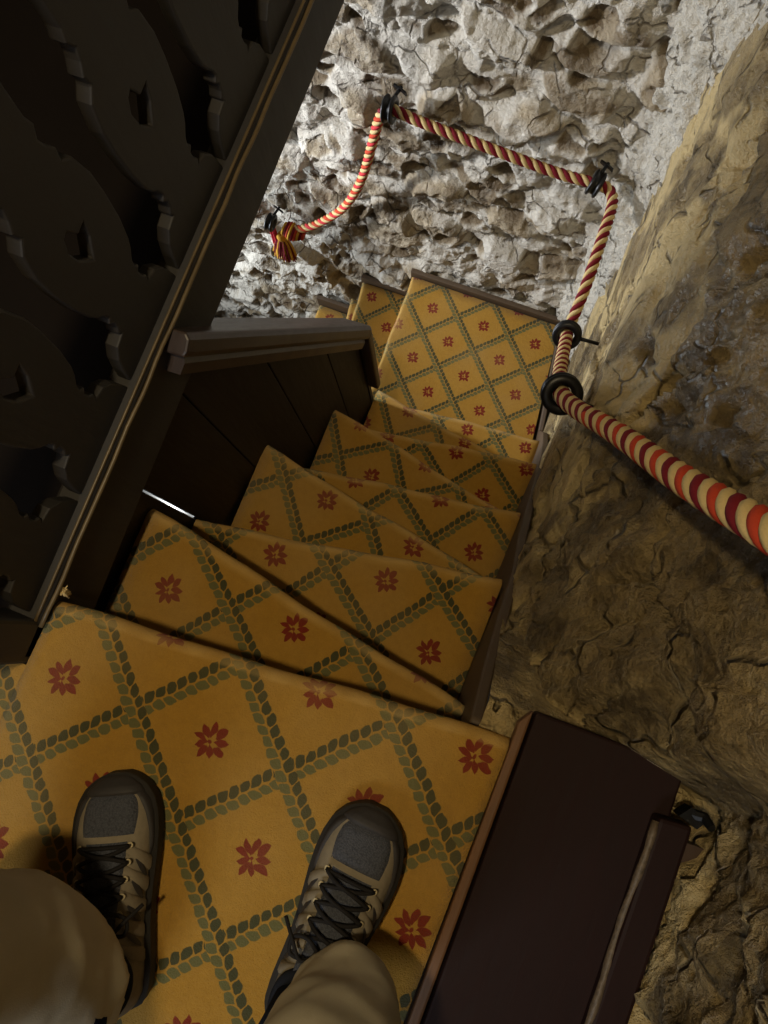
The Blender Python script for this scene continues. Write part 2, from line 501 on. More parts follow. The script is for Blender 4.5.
# stringer on the wall side: a plank following the nosings
st = MB()
secs = [(-.17, -.055), (-.082, -.075), (.0, -.19), (.10, -.33), (.20, -.47), (.32, -.72), (.44, -.93), (.58, -1.17), (.72, -1.41), (.84, -1.66), (.95, -1.88), (1.02, -2.10), (1.30, -2.10), (1.50, -2.10)]
def xr(y): return .112 + .045 * min(max(y, 0), .9) - max(0, y - .92) * .158
vv, ff = [], []
for y, z in secs:
    x0 = xr(y) - .001
    jit = .002 * math.sin(y * 37)
    vv += [(x0 + jit, y, z - .42), (x0 + jit, y, z), (x0 + .020, y, z + .004), (x0 + .020, y, z - .42)]
for i in range(len(secs) - 1):
    for j in range(4):
        ff.append((i * 4 + j, i * 4 + (j + 1) % 4, i * 4 + 4 + (j + 1) % 4, i * 4 + 4 + j))
ff += [(0, 1, 2, 3), tuple((len(secs) - 1) * 4 + j for j in (3, 2, 1, 0))]
st.add(vv, ff); bevel(st.build('stringer', M['string'], stair), .004)
# skirting along the far wall, one board per level
def skirt(x0, y0, x1, y1, z, h=.055):
    b = MB(); b.prism([(x0, y0, z - .24), (x1, y1, z - .24), (x1, y1, z + h), (x0, y0, z + h)], (0, .022, 0))
    tag(bevel(b.build('skirting_board', M['string'], stair), .004), 'dark skirting strip along the far wall')
skirt(-.66, 1.512, .075, 1.522, zk(10), .03); skirt(-.925, 1.506, -.662, 1.511, zk(11), .035); skirt(-1.225, 1.50, -.93, 1.505, zk(13) + .02, .05)

# ------------------------------------------------------------------ top landing
fl = MB()
fl.prism([(-2.4, -1.7, -.03), (.60, -1.7, -.03), (.60, -.12, -.03), (-.45, -.18, -.03), (-.555, -.25, -.03), (-2.4, -.25, -.03)], (0, 0, -.17))
tag(fl.build('floor', M['floorboards']), kind='structure')
lc = thing('landing_carpet', 'yellow fitted carpet of the top landing under the person and shoes', 'carpet', (-.2, -.6, -.02))
def landing():
    lat = lattice(*LAT[1]); k = 1
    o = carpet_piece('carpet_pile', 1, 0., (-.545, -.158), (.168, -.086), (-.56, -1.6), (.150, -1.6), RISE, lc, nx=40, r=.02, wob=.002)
    # left wing of the landing, running off under the balustrade end
    V = []; UV = []; F = []
    xs = np.linspace(-1.5, -.543, 24); ys = np.linspace(-1.6, -.262, 24)
    for y in ys:
        for x in xs:
            V.append((x, y, -.0005)); UV.append(lat(x, y))
    for a in range(23):
        for b in range(23):
            F.append((a * 24 + b, a * 24 + b + 1, a * 24 + 25 + b, a * 24 + 24 + b))
    mesh_obj('carpet_pile', V, F, M['carpet'], lc, True, UV)
landing()
# frayed tuft at the corner
tf = MB()
for i in range(26):
    a = random.uniform(0, 6.28); r_ = random.uniform(.002, .011)
    b = V3((-.538 + r_ * math.cos(a), -.142 + r_ * math.sin(a) * .6, -.012))
    tf.tube([b, b + V3((random.uniform(-.004, .004), random.uniform(-.002, .006), .012)), b + V3((random.uniform(-.008, .008), random.uniform(-.004, .01), .022))], [.0016, .0014, .0008], 5)
tf.build('frayed_tuft', M['cream'], lc, True)

# dark wooden ledge between the landing carpet and the wall
lg = thing('wooden_ledge', 'dark reddish wooden ledge beside the landing carpet at the foot of the stone wall', 'ledge', (.3, -.6, 0))
b = MB(); b.prism([(.190, -.036, -.03), (.192, -1.6, -.03), (.412, -1.6, -.03), (.412, -.030, -.03)], (0, 0, .032))
bevel(b.build('plank', M['ledge'], lg), .004)
b = MB(); b.prism([(.172, -.060, -.03), (.170, -1.6, -.03), (.189, -1.6, -.03), (.187, -.036, -.03)], (0, 0, .026))
tag(bevel(b.build('edge_strip', M['worn_edge'], lg), .004), 'worn brown strip between carpet and plank')
b = MB(); b.prism([(.385, -.103, 0), (.384, -1.6, 0), (.432, -1.6, 0), (.431, -.098, 0)], (0, 0, .042))
bt = bevel(b.build('batten', M['ledge'], lg), .006)
b = MB(); 
pts = [(.384, y, .034 + .004 * math.sin(31 * y)) for y in np.linspace(-.11, -.48, 20)]
b.tube(pts, [.0056 + .0008 * math.sin(i * 2.1) for i in range(20)], 8)
tag(b.build('worn_arris', M['arris'], lg, True), 'worn pale edge of the batten')
b = MB(); b.prism([(.412, -.092, .0), (.44, -.10, .0), (.45, -.085, .0), (.425, -.075, .0)], (0, 0, .03)); b.tube([(.425, -.085, .02), (.445, -.082, .03), (.452, -.09, .045)], [.008, .008, .006], 8)
b.build('iron_hook', M['iron'], lg)

# ------------------------------------------------------------------ partition beside the stairs (plane x = -.565 + .072 y)
def px_(y, d=0.): return -.567 + .072 * y - d
part = thing('stair_partition', 'dark panelled partition with sloping capped top beside the carpeted steps', 'partition', (-.56, .3, -2.6))
def ztop(y): return .0 if y < .27 else .0 - (y - .27) * 2.08
def zbot(y): return -.62 - (max(y, -.02) + .02) * 2.35
edges = [-.25, .0555, .2375, .428, .614, .755]
for i in range(len(edges) - 1):
    y0, y1 = edges[i], edges[i + 1]
    g = .0015
    y0 += g; y1 -= g
    if i == 1: y0 += .0022
    ys = [y0] + [y for y in (.27,) if y0 < y < y1] + [y1]
    poly = [(px_(y0), y0, zbot(y0))] + [(px_(y1), y1, zbot(y1))] + [(px_(y), y, ztop(y)) for y in reversed(ys)]
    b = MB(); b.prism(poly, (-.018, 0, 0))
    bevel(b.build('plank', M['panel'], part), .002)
# backing behind every joint but the open one above the third step
b = MB()
for y in edges[2:-1]:
    b.prism([(px_(y - .03, .019), y - .03, zbot(y)), (px_(y + .03, .019), y + .03, zbot(y)), (px_(y + .03, .019), y + .03, ztop(y + .03) - .02), (px_(y - .03, .019), y - .03, ztop(y + .03) - .02)], (-.01, 0, 0))
y = edges[1]
for z0, z1 in ((-.19, .0), (-.75, -.56)):
    b.prism([(px_(y - .03, .019), y - .03, z0), (px_(y + .03, .019), y + .03, z0), (px_(y + .03, .019), y + .03, z1), (px_(y - .03, .019), y - .03, z1)], (-.01, 0, 0))
b.build('backing_strip', M['panel'], part)
# sloping cap: swept profile
def sweep(name, path, prof, mat, parent, up=V3((0, 0, 1))):
    b = MB(); n_ = len(prof); v = []; f = []
    path = [V3(p) for p in path]; T = tangents(path)
    for p, t in zip(path, T):
        side = V3((1, .072, 0)).normalized(); side = (side - t * side.dot(t)).normalized()
        nn = side.cross(t)
        if nn.z < 0: nn = -nn
        for a, c in prof: v.append(p + side * a + nn * c)
    for i in range(len(path) - 1):
        for j in range(n_):
            f.append((i * n_ + j, i * n_ + (j + 1) % n_, (i + 1) * n_ + (j + 1) % n_, (i + 1) * n_ + j))
    f += [tuple(range(n_)), tuple((len(path) - 1) * n_ + j for j in range(n_ - 1, -1, -1))]
    b.add(v, f)
    return b.build(name, mat, parent)
capprof = [(.046, 0), (.050, .010), (.050, .030), (.042, .040), (-.048, .040), (-.056, .030), (-.056, .008), (-.05, 0)]
mould = [(.034, -.032), (.038, -.012), (.034, 0), (-.03, 0), (-.03, -.032)]
cp = [(px_(y) - .008, y, ztop(y) + .002) for y in np.linspace(.272, .755, 8)]
cp = [(px_(.262) - .008, .262, .02)] + cp
bevel(sweep('cap_rail', cp, capprof, M['cap'], part), .004)
sweep('cap_moulding', cp[1:], mould, M['cap'], part)
# end board closing the partition at the foot of the slope, with its own short return of the cap
ye = .755
b = MB(); b.prism([(px_(ye) + .040, ye + .002, ztop(ye) + .010), (px_(ye) - .068, ye + .002, ztop(ye) + .010), (px_(ye) - .068, ye + .002, ztop(ye) - .46), (px_(ye) + .040, ye + .002, ztop(ye) - .46)], (0, .028, 0))
bevel(b.build('end_cap', M['cap'], part), .006)
b = MB(); b.prism([(px_(ye) + .004, ye - .001, -1.1), (px_(ye) - .03, ye - .001, -1.1), (px_(ye) - .03, ye - .001, -2.3), (px_(ye) + .004, ye - .001, -2.3)], (0, .016, 0))
b.build('end_board', M['panel'], part)
# thin nail-like glints beside the landing corner
b = MB(); b.tube([(-.552, -.085, -.055), (-.552, -.075, -.055)], .003, 6); b.build('pin', M['eyelet'], part)

# ------------------------------------------------------------------ balustrade of flat sawn balusters
bal = thing('balustrade', 'tall dark carved balustrade of flat cut-out boards on the upper floor at left', 'balustrade', (-.57, .4, -.1))
def railx(y): return -.556
def tilt(y): return .045 * y
b = MB()
b.prism([(-.545, -.255, -.162), (-.545, 1.42, -.162 + .13 + .02), (-.545, 1.42, .028 + .085), (-.545, -.255, .018)], (-.055, 0, 0))
bevel(b.build('bottom_rail', M['baluster'], bal), .006)
b = MB()
pts = [(-.541 + .0008 * math.sin(y * 41), y, (.024 + .055 * y) + .001 * math.sin(y * 57)) for y in np.linspace(-.20, 1.42, 60)]
b.tube(pts, .0036, 8)
pts = [(-.549, y, .034 + .055 * y) for y in np.linspace(-.20, 1.42, 40)]
b.tube(pts, .0026, 8)
tag(b.build('bead_moulding', M['gold_edge'], bal, True), 'worn gilt-brown bead along the bottom rail')
# one baluster: half-outline from its centre line, (half width, z)
PERIOD = .190
half_gap = [(.03, .004), (.06, .009), (.085, .016), (.105, .030), (.110, .050), (.118, .046), (.128, .052), (.142, .054), (.150, .046), (.158, .053), (.170, .050), (.185, .040),
            (.20, .034), (.24, .026), (.29, .022), (.33, .022), (.37, .030), (.385, .044), (.40, .040), (.415, .048), (.43, .052), (.445, .044), (.46, .048),
            (.50, .046), (.55, .040), (.60, .030), (.65, .018), (.69, .008), (.72, .003)]
def baluster(yc):
    b = MB()
    zo = .055 * yc
    R_ = [(yc + PERIOD / 2 - g, z + zo) for z, g in half_gap]
    L_ = [(yc - PERIOD / 2 + g, z + zo) for z, g in reversed(half_gap)]
    hole = [(.0, .250), (.017, .278), (.022, .302), (.006, .300), (-.004, .322), (-.012, .318), (-.020, .300), (-.016, .275)]
    hole2 = [(.0, .47), (.014, .49), (.020, .52), (.010, .54), (.0, .56), (-.012, .545), (-.020, .52), (-.014, .49)]
    bm = bmesh.new()
    loops = [L_[::-1][:0] + R_ + L_] + [[(yc + a, z + zo) for a, z in h] for h in (hole, hole2)]
    eds = []
    for lp in loops:
        q = []
        for p in lp:
            if not q or abs(p[0] - q[-1][0]) + abs(p[1] - q[-1][1]) > 1e-5: q.append(p)
        vs = [bm.verts.new((-.562, y, z)) for y, z in q]
        eds += [bm.edges.new((vs[k], vs[(k + 1) % len(vs)])) for k in range(len(vs))]
    bmesh.ops.triangle_fill(bm, use_beauty=True, use_dissolve=False, edges=eds)
    g = bmesh.ops.extrude_face_region(bm, geom=bm.faces[:])
    bmesh.ops.translate(bm, verts=[v for v in g['geom'] if isinstance(v, bmesh.types.BMVert)], vec=(-.022, 0, 0))
    bmesh.ops.recalc_face_normals(bm, faces=bm.faces[:])
    V_ = [v.co.copy() for v in bm.verts]; bm.verts.index_update()
    F_ = [tuple(v.index for v in f.verts) for f in bm.faces]
    bm.free()
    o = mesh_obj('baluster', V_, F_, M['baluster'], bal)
    bevel(o, .003, 2, 50)
for i in range(-1, 6):
    baluster(.096 + PERIOD * i + .0)
b = MB(); b.prism([(-.54, -.255, .74), (-.60, -.255, .74), (-.60, -.255, .80), (-.54, -.255, .80)], (0, 1.67, .09)); bevel(b.build('handrail', M['baluster'], bal), .012, 3)
b = MB(); b.box((-.605, -.262, -.02), (-.545, -.192, .85)); bevel(b.build('newel_post', M['baluster'], bal), .006)

# ------------------------------------------------------------------ stone walls (real relief)
def grid_wall(name, fn, us, vs, mat, tone, mort):
    nu, nv = len(us), len(vs)
    UU, VV = np.meshgrid(us, vs)
    X, Y, Z = fn(UU, VV)
    co = np.stack([X, Y, Z], -1).reshape(-1, 3).astype(np.float32)
    i = np.arange(nv - 1)[:, None] * nu + np.arange(nu - 1)[None, :]
    F = np.stack([i, i + 1, i + nu + 1, i + nu], -1).reshape(-1, 4)
    me = bpy.data.meshes.new(name)
    me.vertices.add(len(co)); me.vertices.foreach_set('co', co.ravel())
    me.loops.add(F.size); me.loops.foreach_set('vertex_index', F.ravel().astype(np.int32))
    me.polygons.add(len(F)); me.polygons.foreach_set('loop_start', np.arange(0, F.size, 4, dtype=np.int32))
    me.polygons.foreach_set('use_smooth', np.ones(len(F), dtype=bool))
    me.update(calc_edges=True)
    for nm, arr in (('tone', tone(UU, VV)), ('mortar', mort(UU, VV))):
        at = me.attributes.new(nm, 'FLOAT', 'POINT'); at.data.foreach_set('value', arr.ravel().astype(np.float32))
    me.materials.append(mat); me.validate()
    o = bpy.data.objects.new(name, me); COL.objects.link(o)
    return tag(o, kind='structure')

# far wall: rubble slathered with lime, deep pockets
def far_fields(x, z):
    wx = x + .09 * (fbm(x * 5, z * 5, 3) - .5); wz = z + .09 * (fbm(x * 5 + 7, z * 5, 9) - .5)
    f1, f2, idv, cx, cy = voronoi(wx / .23, wz / .155, 5, .95)
    edge = smooth(.03, .45, f2 - f1)
    g1, g2, id2, gx, gy = voronoi(wx / .085 + 4.1, wz / .07, 15, 1.)
    e2 = smooth(.0, .45, g2 - g1)
    return f1, f2, idv, edge, g1, g2, id2, e2, cx, cy
def far_fn(x, z):
    f1, f2, idv, edge, g1, g2, id2, e2, cx, cy = far_fields(x, z)
    big = (fbm(x * 2.2, z * 2.2, 21, 3) - .5) * .03
    stone_h = edge * (.2 + idv) * .052 + edge * (cx * (id2 * 0 + idv - .5) * .05 - cy * .022)
    pock = -np.where(id2 > .62, 1, 0) * e2 * (id2 - .45) * .085
    rid = (ridged(x * 8, z * 9, 33, 5) - .45) * .026
    crust = smooth(.40, .60, fbm(x * 5, z * 5, 55, 2))
    finev = (ridged(x * 26, z * 30, 44, 3) - .4) * .014 * (.35 + .65 * crust) + (fbm(x * 60, z * 60, 46, 2) - .5) * .008
    h = big + stone_h + pock + rid + finev - .028
    yb = 1.555 + .01 * x
    return x, yb - np.clip(h, -.075, .034), z
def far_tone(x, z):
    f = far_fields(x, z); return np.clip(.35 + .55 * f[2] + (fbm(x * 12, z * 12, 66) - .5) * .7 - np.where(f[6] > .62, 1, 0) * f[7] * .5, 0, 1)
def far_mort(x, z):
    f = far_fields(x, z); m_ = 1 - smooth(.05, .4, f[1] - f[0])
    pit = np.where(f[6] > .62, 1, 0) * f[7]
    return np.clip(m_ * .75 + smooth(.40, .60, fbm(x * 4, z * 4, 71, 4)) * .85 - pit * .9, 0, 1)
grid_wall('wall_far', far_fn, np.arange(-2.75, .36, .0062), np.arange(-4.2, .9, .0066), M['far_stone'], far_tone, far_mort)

# right wall: leans back above the stair, set back beside the landing ledge
def right_base(y, z):
    ye_ = y - .19 * np.clip(z, 0, .6)
    near = 1 - smooth(-.070, -.028, ye_)           # 1 in the recess beside the landing
    low = .134 + .045 * np.clip(y, 0, .9) - .02 * smooth(.95, 1.5, y)
    lean = smooth(-.47, .50, z + .06 * (fbm(y * 3, z * 3, 8, 2) - .5)) * .30
    lean = lean * (1 - smooth(.9, 1.5, y) * .6)
    x = low + lean
    return x * (1 - near) + np.maximum(x, .452) * near, near
def right_fields(y, z):
    wy = y + .11 * (fbm(y * 4, z * 4, 13) - .5); wz = z + .11 * (fbm(y * 4 + 3, z * 4, 19) - .5)
    f1, f2, idv, cx, cy = voronoi(wy / .30 + 2.3, wz / .24 + .4, 25, .95)
    g1, g2, id2, gx, gy = voronoi(wy / .085, wz / .10, 29, 1.)
    return f1, f2, idv, smooth(.0, .30, f2 - f1), id2, smooth(0, .3, g2 - g1), cx, cy, gx, gy
def right_fn(y, z):
    f1, f2, idv, edge, id2, e2, cx, cy, gx, gy = right_fields(y, z)
    xb, near = right_base(y, z)
    clear = smooth(1.0, 1.35, y)
    joint = (1 - smooth(.01, .09, f2 - f1)) * smooth(.42, .60, fbm(y * 4, z * 4, 49, 2))
    fac = gx * (id2 - .5) * .034 + gy * (vnoise(id2 * 91, id2 * 57, 3) - .5) * .034      # broken facets
    h = edge * (idv - .35) * .070 + edge * cx * (idv - .5) * .10 - edge * cy * (idv - .4) * .05 - joint * .034 + edge * fac
    h += (1 - edge) * e2 * (id2 - .5) * .016
    h += (fbm(y * 6, z * 6, 37, 4) - .5) * .034 + (ridged(y * 11, z * 14, 39, 5) - .45) * .022 + (fbm(y * 40, z * 40, 43, 3) - .5) * .008
    h = (h + .004) * 1.55 + (ridged(y * 21, z * 24, 57, 4) - .45) * .020
    h = np.clip(h, -.09, .062)
    h = h * (.8 + .2 * smooth(-.1, .25, z)) * (1 - .25 * clear)
    keep = smooth(.0, .12, xb - .134 - .045 * np.clip(y, 0, .9))     # stays clear of the stringer below
    h = np.where(h > 0, h * (.35 + .65 * keep), h)
    yy = y + .012 * (fbm(z * 9, y * 9, 47) - .5) * near
    return xb - h, yy, z
def right_tone(y, z):
    f = right_fields(y, z); return np.clip(.30 + .55 * f[2] + (fbm(y * 9, z * 9, 61) - .5) * .9, 0, 1)
def right_mort(y, z):
    f = right_fields(y, z); return np.clip((1 - f[3]) * .35 + smooth(.47, .64, fbm(y * 4.5, z * 4.5, 73, 4)) * .75, 0, 1)
ys = np.unique(np.concatenate([np.arange(-1.7, -.085, .009), np.arange(-.085, -.012, .003), np.arange(-.012, 1.62, .0072)]))
zs = np.arange(-2.75, 1.9, .0085)
grid_wall('wall_right', right_fn, ys, zs, M['right_stone'], right_tone, right_mort)
# rough plaster fillet filling the corner of the two walls
def fil_fn(t, z):
    w = (fbm(t * 3, z * 6, 83, 4) - .5) * .035 + (fbm(t * 20, z * 40, 87, 3) - .5) * .012
    w = w + (ridged(t * 4 + z * 3, z * 13, 89, 4) - .45) * .05 + (ridged(t * 9 - z * 5, z * 34, 99, 3) - .45) * .022
    x = .030 + .165 * t + (fbm(z * 5, t, 91, 3) - .5) * .04
    y = 1.553 - .235 * np.clip(t, 0, 1) ** 1.15
    x = np.where(t > .93, x + (t - .93) * 1.2, x); y = np.where(t < .06, y + (.06 - t) * 1.0, y)
    return x - w * .8 + .01, y - w * .6, z
trim = grid_wall('trim_1', fil_fn, np.linspace(0, 1, 44), np.arange(-2.12, .8, .008), M['plaster'], lambda t, z: fbm(t * 6, z * 14, 95), lambda t, z: np.clip(.5 + fbm(t * 4, z * 8, 97), 0, 1))

def nook_fn(x, y):
    h = (ridged(x * 30, y * 30, 101, 4) - .45) * .03 + (fbm(x * 60, y * 60, 103, 3) - .5) * .012
    return x, y, -.035 + h - 2.1 * np.maximum(0, y + .045)
grid_wall('trim_3', nook_fn, np.arange(.124, .30, .004), np.arange(-.092, .22, .004), M['right_stone'], lambda x, y: fbm(x * 20, y * 20, 105), lambda x, y: fbm(x * 14, y * 14, 107))

# remaining shell
def shell(name, a, b, mat):
    m_ = MB(); m_.box(a, b); return tag(m_.build(name, mat), kind='structure')
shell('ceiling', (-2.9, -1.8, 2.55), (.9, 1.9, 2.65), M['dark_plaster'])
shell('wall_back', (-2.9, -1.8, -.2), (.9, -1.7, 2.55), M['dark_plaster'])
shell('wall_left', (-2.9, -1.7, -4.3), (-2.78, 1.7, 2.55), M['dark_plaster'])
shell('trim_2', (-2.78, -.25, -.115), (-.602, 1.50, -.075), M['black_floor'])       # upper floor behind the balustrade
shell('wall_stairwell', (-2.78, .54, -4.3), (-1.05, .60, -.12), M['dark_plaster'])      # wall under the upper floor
shell('wall_slit_reflector', (-.80, -.26, -1.3), (-.74, .16, -.13), M['under'])  # pale wall added behind the open joint to catch its light

# ------------------------------------------------------------------ rope, tassel, brackets
rope = thing('handrail_rope', 'twisted red, burgundy and cream rope handrail strung through rings along the stone walls', 'rope', (0, .8, -.9))
RP = [(-1.292, 1.473, -2.011), (-1.225, 1.472, -2.005), (-1.159, 1.476, -1.974), (-1.067, 1.482, -1.882), (-.933, 1.486, -1.692), (-.835, 1.482, -1.45), (-.771, 1.474, -1.205),
      (-.728, 1.466, -1.035), (-.690, 1.463, -.972), (-.61, 1.463, -.98), (-.522, 1.465, -.991), (-.328, 1.470, -1.012), (-.139, 1.476, -1.03), (-.03, 1.478, -1.025),
      (.018, 1.474, -1.02), (.046, 1.45, -1.02), (.057, 1.392, -1.005), (.062, 1.265, -.985), (.068, 1.131, -1.005), (.067, 1.033, -1.045), (.068, .986, -1.02),
      (.072, .864, -.875), (.076, .726, -.68), (.087, .608, -.483), (.118, .54, -.35), (.177, .426, -.081), (.226, .306, .192), (.264, .215, .419), (.291, .145, .59), (.31, .02, .82), (.315, -.15, 1.05)]
path = spline(RP, 10)
# resample evenly
def resample(P, d):
    c = np.array([tuple(p) for p in P]); L = np.concatenate([[0], np.cumsum(np.linalg.norm(np.diff(c, axis=0), axis=1))])
    t = np.arange(0, L[-1], d)
    return [V3(q) for q in np.stack([np.interp(t, L, c[:, k]) for k in range(3)], -1)]
path = resample(path, .006)
T = tangents(path); N, Bn = frames(T)
phase = [0.]
for i in range(1, len(path)):
    p = path[i]
    pitch = .105 if p.x < -.70 else (.082 if p.x < .04 else (.085 if p.y > 1.0 else (.11 if p.y > .55 else .105)))
    phase.append(phase[-1] + 2 * math.pi * .006 / pitch)
skip = next(i for i, p in enumerate(path) if p.x > -1.24)
for s_, mat in enumerate(('cream', 'burgundy', 'cream', 'red')):
    pts = []; rad = []
    for i in range(skip, len(path)):
        p = path[i]; a = phase[i] + s_ * math.pi / 2
        far = 1.0 if p.y > 1.0 else (1.05 if p.y > .62 else 1.12)
        hr = .0100 * far
        pts.append(p + (N[i] * math.cos(a) + Bn[i] * math.sin(a)) * hr); rad.append(.0078 * far)
    # the long far run of the red strand has faded to burgundy
    mm = MB()
    cuts = [0] + [i for i in range(1, len(pts)) if (path[skip + i].x < -.70) != (path[skip + i - 1].x < -.70) or (path[skip + i].y > .56) != (path[skip + i - 1].y > .56)] + [len(pts) - 1]
    mm.tube(pts, rad, 8)
    fm = []
    for fi in range(len(mm.f)):
        i = min(fi // 8, len(pts) - 1); p = path[skip + i]
        fm.append(1 if (mat == 'red' and p.x > -.72 and p.y > .5) else (2 if mat == 'burgundy' and p.x < -.72 else 0))
    mm.m = fm
    mm.build('strand', M[mat], rope, True, mats=[M[mat], M['burgundy'], M['pink']])
# tassel with its wrapped knot, at the lower end
tz = V3((-1.262, 1.462, -2.035))
kn = MB()
for i in range(9):
    c = tz + V3((.012 + .011 * i, .004 * math.sin(i), .03 - .002 * i))
    kn.lathe(c, (1, 0, -.25), [(.012, -.009), (.038 - abs(i - 3) * .0038, -.006), (.043 - abs(i - 3) * .0038, 0), (.038 - abs(i - 3) * .0038, .006), (.012, .009)], 20, i % 3)
ko = kn.build('knot', M['yellow'], rope, True, mats=[M['yellow'], M['burgundy'], M['red']])
ts = MB()
ts.lathe(tz + V3((-.005, -.012, -.028)), (0, 0, 1), [(.004, .02), (.022, .012), (.026, 0), (.022, -.012), (.004, -.02)], 16, 0)
rng = random.Random(3)
for i in range(150):
    a = rng.uniform(0, 6.283); r0 = .018 * math.sqrt(rng.random()); r1 = .060 * math.sqrt(rng.random()) + .004
    b0 = tz + V3((-.005 + r0 * math.cos(a), -.012 + r0 * math.sin(a) * .8, -.035))
    b1 = tz + V3((-.016 + r1 * math.cos(a), -.024 + r1 * math.sin(a) * .5, -.185 + rng.uniform(-.018, .02)))
    m1 = (b0 + b1) / 2 + V3((.008 * math.cos(a), .006 * math.sin(a), .0))
    ts.tube([b0, (b0 * 2 + m1) / 3 + V3((.004 * math.cos(a), 0, 0)), m1, b1], [.0045, .0045, .004, .003], 5, 0 if (i % 5) < 2 else 1)
for i in range(26):
    b0 = tz + V3((-.045 + rng.uniform(-.01, .01), -.01 + rng.uniform(-.01, .01), .0)); b1 = b0 + V3((.012 + rng.uniform(-.008, .022), -.01, -.18 + rng.uniform(-.02, .02)))
    ts.tube([b0, (b0 + b1) / 2 + V3((-.006, 0, 0)), b1], [.0045, .0045, .003], 5, 2)
ts.build('tassel', M['yellow'], rope, True, mats=[M['yellow'], M['burgundy'], simple('crimson_thread', C(190, 44, 56), .8, .2, 300, .1, .4)])

def bracket(label, c, axis, wall_dir, R=.045, L=.085, th=.016, plate=True):
    t = thing('rope_ring', label, 'ring', c, 'black iron rings holding the rope')
    m_ = MB()
    ri = .0215
    m_.lathe(c, axis, [(ri, -th), (ri + .010, -th - .003), (R - .003, -th - .001), (R, -th + .003), (R - .001, -th + .007), (R - .008, -th * .3), (R - .008, th * .3), (R - .001, th - .007), (R, th - .003), (R - .003, th + .001), (ri + .010, th + .003), (ri, th)], 44)
    m_.build('ring', M['iron'], t, True)
    wd = V3(wall_dir).normalized(); ax = V3(axis).normalized()
    rdir = (wd - ax * wd.dot(ax))
    rdir = rdir.normalized() if rdir.length > .2 else V3((0, 0, 1))
    p0 = V3(c) + rdir * (R - .006)
    p1 = p0 + wd * L
    m_ = MB(); m_.tube([p0, p0 + wd * .02, p1], [.0065, .0055, .0055], 10); m_.build('spike', M['iron'], t, True)
    if plate:
        sd = wd.cross(V3((.2, .1, 1))).normalized(); up = sd.cross(wd)
        m_ = MB()
        q = p1 - wd * .012
        m_.prism([q - sd * .022 - up * .006, q - sd * .006 - up * .009, q + sd * .012 - up * .006, q + sd * .026 - up * .012, q + sd * .022 + up * .004, q + up * .008, q - sd * .024 + up * .006], wd * .006)
        m_.build('wall_plate', M['iron'], t)
    return t
def tan_at(x=None, y=None, lo=0, pt=None):
    i = min(range(len(path)), key=lambda k: (path[k] - V3(pt)).length)
    return path[i], T[i]
c, a = tan_at(pt=(-1.292, 1.473, -2.02)); bracket('black ring at the lower rope end with the hanging tassel', (-1.315, 1.463, -1.995), (1, 0, -.1), (.25, 1, .1), .040, .045)
c, a = tan_at(pt=(-.690, 1.463, -.972)); bracket('black ring on the pale far wall at the left end of the long rope span', c, (1, .05, .1), (.25, 1, .12), .042, .045)
c, a = tan_at(pt=(-.018, 1.477, -1.02)); bracket('black ring on the pale far wall next to the corner of the walls', c, (1, -.1, -.15), (.25, 1, .12), .040, .04)
c, a = tan_at(pt=(.068, .986, -1.02)); bracket('smaller looking black ring hanging above the lower landing by the right wall', c, a, (1, .1, -.05), .043, .085, .013, False)
c, a = tan_at(pt=(.087, .608, -.483)); bracket('large looking black ring on the right wall where the rope starts to climb', c, a, (1, .0, -.2), .046, .06, .015, False)

